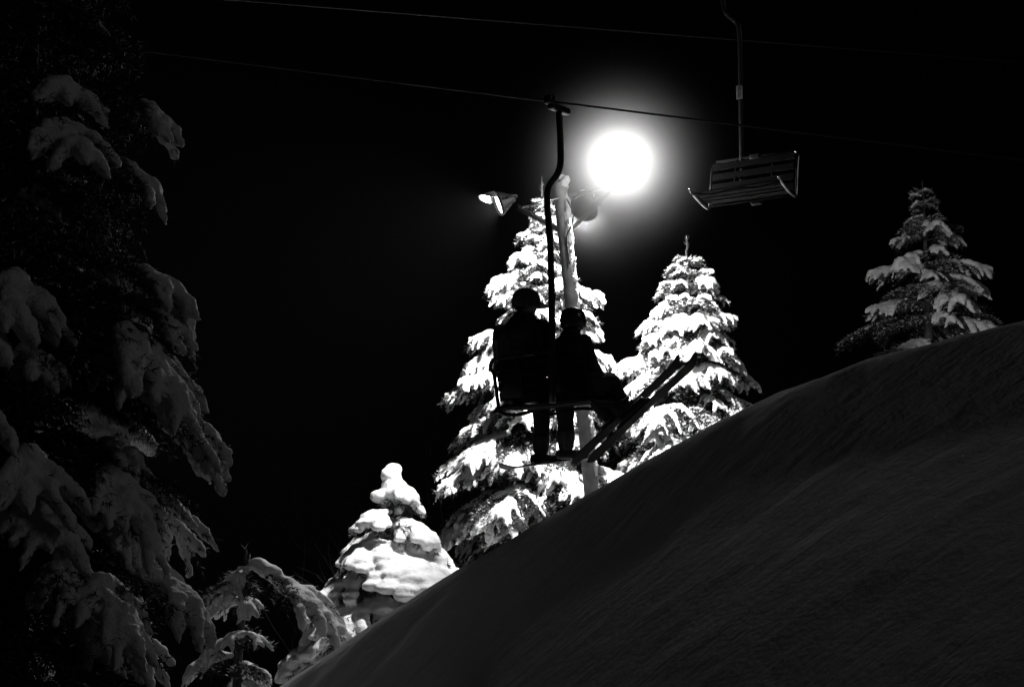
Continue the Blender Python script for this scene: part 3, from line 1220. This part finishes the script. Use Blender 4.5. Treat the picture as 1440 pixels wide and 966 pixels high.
    # eyes
    for s in (-1, 1):
        bm = bmesh.new()
        ellipsoid(bm, hc + RH @ Vector((s * 0.030, 0.084, 0.004)) * sc_, (0.013, 0.009, 0.009), RH, 2)
        obj('eye', bm, M_GLASS, root)
    # collar
    bm = bmesh.new()
    nk = Vector(J['neck'][0])
    lathe(bm, [(0.100 * sc_, -0.08), (0.092 * sc_, -0.02), (0.086 * sc_, 0.03), (0.074 * sc_, 0.03), (0.080 * sc_, -0.02), (0.085 * sc_, -0.08)], Matrix.Translation(nk), 20)
    obj('collar', bm, M_CLOTH2, root)
    if kind == 'big':
        # peaked winter cap
        bm = bmesh.new()
        T = Matrix.Translation(hc + Vector((0, 0, 0.018))) @ RH.to_4x4() @ Matrix.Scale(1.15, 4)
        lathe(bm, [(0.093, -0.045), (0.106, -0.040), (0.110, -0.005), (0.108, 0.035), (0.092, 0.080), (0.060, 0.108), (0.025, 0.118), (0.0, 0.120)], T @ Matrix.Diagonal((0.93, 1.08, 1, 1)), 26)
        cp = obj('cap', bm, M_HAT, root)
        bm = bmesh.new()
        rows = []
        for i in range(13):
            a = R(25 + 130 * i / 12.0)
            e = 0.075 * math.sin(math.pi * i / 12.0) ** 0.5
            c_, s_ = math.cos(a), math.sin(a)
            row = [Vector((c_ * 0.098, s_ * 0.114, 0.004)), Vector((c_ * (0.098 + e * .6), s_ * 0.114 + e, -0.012 - e * 0.15)), Vector((c_ * (0.098 + e * .6), s_ * 0.114 + e, -0.018 - e * 0.15)), Vector((c_ * 0.098, s_ * 0.114, -0.006))]
            rows.append([bm.verts.new(T @ v) for v in row])
        for a_, b_ in zip(rows[:-1], rows[1:]):
            for k_ in range(4):
                bm.faces.new((a_[k_], a_[(k_ + 1) % 4], b_[(k_ + 1) % 4], b_[k_]))
        obj('peak', bm, M_HAT, cp)
        # backpack-like hump of the jacket hem
    else:
        bm = bmesh.new()
        T = Matrix.Translation(hc + Vector((0, 0, 0.012))) @ RH.to_4x4() @ Matrix.Diagonal((0.95, 1.1, 1, 1))
        lathe(bm, [(0.092, -0.070), (0.106, -0.060), (0.112, -0.01), (0.110, 0.045), (0.096, 0.082), (0.068, 0.108), (0.03, 0.121), (0.0, 0.124)], T, 28)
        hl = obj('helmet', bm, M_HELM, root)
        bm = bmesh.new()
        lathe(bm, [(0.1125, -0.012), (0.1150, -0.012), (0.1150, 0.014), (0.1125, 0.014)], T, 28)
        obj('goggle_strap', bm, M_CLOTH2, hl)
        bm = bmesh.new()
        ellipsoid(bm, hc + RH @ Vector((0, 0.092, 0.006)), (0.070, 0.026, 0.036), RH)
        obj('goggles', bm, M_GLASS, root)
    # jacket hem
    bm = bmesh.new()
    pe = Vector(J['pelvis'][0])
    w_ = J['pelvis'][1][0]
    lathe(bm, [(w_ * 1.02, -0.06), (w_ * 1.14, -0.04), (w_ * 1.10, 0.06), (w_ * 1.04, 0.12), (w_ * 0.9, 0.12)], Matrix.Translation(pe + Vector((0, -0.02, -0.02))) @ Matrix.Diagonal((1, 0.86, 1, 1)), 26)
    obj('jacket_hem', bm, M_CLOTH, root)
    for s, kx in ((-1, 'L'), (1, 'R')):
        wv = Vector(J['wr' + kx][0])
        el = Vector(J['el' + kx][0])
        glove(root, wv, (wv - el).normalized() * 0.6 + Vector((-s * 0.1, 0.4, -0.1)), s)
        bm = bmesh.new()
        an = Vector(J['an' + kx][0])
        kn = Vector(J['ca' + kx][0])
        ld = (an - kn).normalized()
        if kind == 'big':
            fwd = Vector((0.62 if s > 0 else 0.5, 0.78, 0)).normalized()
        else:
            fwd = SKI_DIR_L.copy()
        fwd = (fwd - ld * fwd.dot(ld) * (0.6 if kind == 'big' else 1.0)).normalized() if kind == 'big' else fwd
        # boot: shaft plus foot shell
        dn = ld if kind == 'big' else SKI_DN_L
        tube(bm, smoothpath([an - ld * 0.13, an - ld * 0.03, an + dn * 0.06], 4), [0.084, 0.084, 0.083, 0.080, 0.078, 0.074, 0.070, 0.062, 0.050], 14)
        rotm = Matrix((fwd.cross(-dn).normalized(), fwd, -dn)).transposed()
        box(bm, an + dn * 0.085 + fwd * 0.055, (0.105, 0.30, 0.085), rotm, 0.028)
        bo = obj('boot', bm, M_BOOT, root)
        bm = bmesh.new()
        for kk in range(3):
            box(bm, an + dn * (0.06 - kk * 0.05) + fwd * (0.09 - 0.03 * kk), (0.118 if kk == 0 else 0.06, 0.018, 0.02), rotm, 0.003)
        obj('buckle', bm, M_GALV, bo)
    return root, J


# ski direction for the skier, in world: from tail pixel to tip pixel
ang = math.atan2(RC.y, RC.x)
RW2L = Matrix.Rotation(-ang, 3, 'Z')
ROTZ = Matrix.Rotation(ang, 3, 'Z')
tail = P(812, 656, 12.35)
tip = P(968, 510, 12.65)
SKI_W = (tip - tail).normalized()
SKI_DIR_L = (RW2L @ SKI_W).normalized()
sidev = SKI_DIR_L.cross(Vector((0, 0, 1))).normalized()
SKI_DN_L = -(sidev.cross(SKI_DIR_L)).normalized()
SKI_DN_L = Matrix.Rotation(R(-48), 3, SKI_DIR_L) @ SKI_DN_L
big, JB = person('adult rider in dark jacket and peaked cap on the left seat, head turned right', -0.36, 'big')
kid, JK = person('smaller helmeted rider on the right seat with ski-clad legs kicked forward', 0.19, 'kid')


def board_mesh(bm, L, w0, wt, th, tipup, tailup, M, n_=28):
    """shaped board: length along y, width x, thickness z"""
    rows = []
    for i in range(n_ + 1):
        t = i / n_
        y = (t - 0.5) * L
        e = min(t, 1 - t)
        ww = w0 + (wt - w0) * (abs(t - 0.5) * 2) ** 2
        if e < 0.09:
            ww *= math.sqrt(max(0.0, 1 - ((0.09 - e) / 0.09) ** 2)) * 0.94 + 0.06
        z = 0.0
        if t > 0.86:
            z += tipup * ((t - 0.86) / 0.14) ** 2
        if t < 0.12:
            z += tailup * ((0.12 - t) / 0.12) ** 2
        z += 0.012 * math.sin(math.pi * t)
        rows.append([bm.verts.new(M @ Vector(v)) for v in ((-ww / 2, y, z), (ww / 2, y, z), (ww / 2, y, z + th), (-ww / 2, y, z + th))])
    for a_, b_ in zip(rows[:-1], rows[1:]):
        for k_ in range(4):
            bm.faces.new((a_[k_], a_[(k_ + 1) % 4], b_[(k_ + 1) % 4], b_[k_]))
    bm.faces.new(rows[0][::-1])
    bm.faces.new(rows[-1])


def world_of(root, v):
    return root.location + ROTZ @ Vector(v)


# skis of the right rider
for kx, yaw, lab in (('R', 0.0, 'dark ski of the right rider, its tip reaching highest and furthest right'), ('L', 0.03, 'second dark ski of the right rider, its tip just left of the other')):
    an = world_of(kid, JK['an' + kx][0])
    dn = (ROTZ @ SKI_DN_L).normalized()
    fw = (Matrix.Rotation(yaw, 3, 'Z') @ SKI_W).normalized()
    sx = fw.cross(-dn).normalized()
    dn = -(sx.cross(fw)).normalized()
    c = an + dn * 0.165 + fw * 0.14
    M3 = Matrix((sx, fw, -dn)).transposed()
    root = thing('ski', lab, 'ski', c, 'skis under the right rider')
    root.rotation_euler = M3.to_euler()
    bm = bmesh.new()
    board_mesh(bm, 1.42, 0.075, 0.11, 0.014, 0.085, 0.01, Matrix.Identity(4))
    obj('ski_body', bm, M_SKI, root, smooth=False)
    for yy, nm_ in ((0.07, 'toe_binding'), (-0.24, 'heel_binding')):
        bm = bmesh.new()
        box(bm, (0, yy - 0.02, 0.045), (0.06, 0.09, 0.05), None, 0.012)
        box(bm, (0, yy, 0.02), (0.075, 0.13, 0.02), None, 0.004)
        obj(nm_, bm, M_BOOT, root)
# snowboard of the left rider
a1 = world_of(big, JB['anL'][0])
a2 = world_of(big, JB['anR'][0])
mid = (a1 + a2) / 2 + Vector((0, 0, -0.155))
fw = (P(832, 640, 12.9) - P(716, 655, 12.9)).normalized()
fw = (fw * 0.95 + Vector((0, 0.35, 0.02))).normalized()
sx = fw.cross(Vector((0, 0, 1))).normalized()
M3 = Matrix((sx, fw, sx.cross(fw))).transposed()
root = thing('snowboard', 'dark snowboard strapped under the boots of the left rider', 'snowboard', mid)
root.rotation_euler = M3.to_euler()
bm = bmesh.new()
board_mesh(bm, 1.05, 0.22, 0.27, 0.012, 0.06, 0.06, Matrix.Identity(4))
obj('board', bm, M_SKI, root, smooth=False)
for yy in (-0.14, 0.14):
    bm = bmesh.new()
    box(bm, (0, yy, 0.024), (0.24, 0.10, 0.02), None, 0.005)
    tube(bm, smoothpath([(-0.05, yy - 0.05, 0.03), (-0.05, yy - 0.045, 0.09), (-0.05, yy + 0.045, 0.09), (-0.05, yy + 0.05, 0.03)], 4), 0.010, 6)
    obj('binding', bm, M_BOOT, root)

# ------------------------------------------------------------------ night haze
hz = bpy.data.materials.new('night_haze')
hz.use_nodes = True
n = hz.node_tree
n.nodes.clear()
o_ = n.nodes.new('ShaderNodeOutputMaterial')
vp = n.nodes.new('ShaderNodeVolumePrincipled')
vp.inputs['Color'].default_value = (0.95, 0.95, 0.95, 1)
vp.inputs['Density'].default_value = 0.00007
n.links.new(vp.outputs[0], o_.inputs['Volume'])
bm = bmesh.new()
ex_ = 520.0
box(bm, (0, 0, (-64 + 60) / 2.0), (2 * ex_, 2 * ex_, 124))
h = obj('haze', bm, hz, smooth=False)
tag(h, 'thin night haze over the slope', 'haze', kind='stuff')
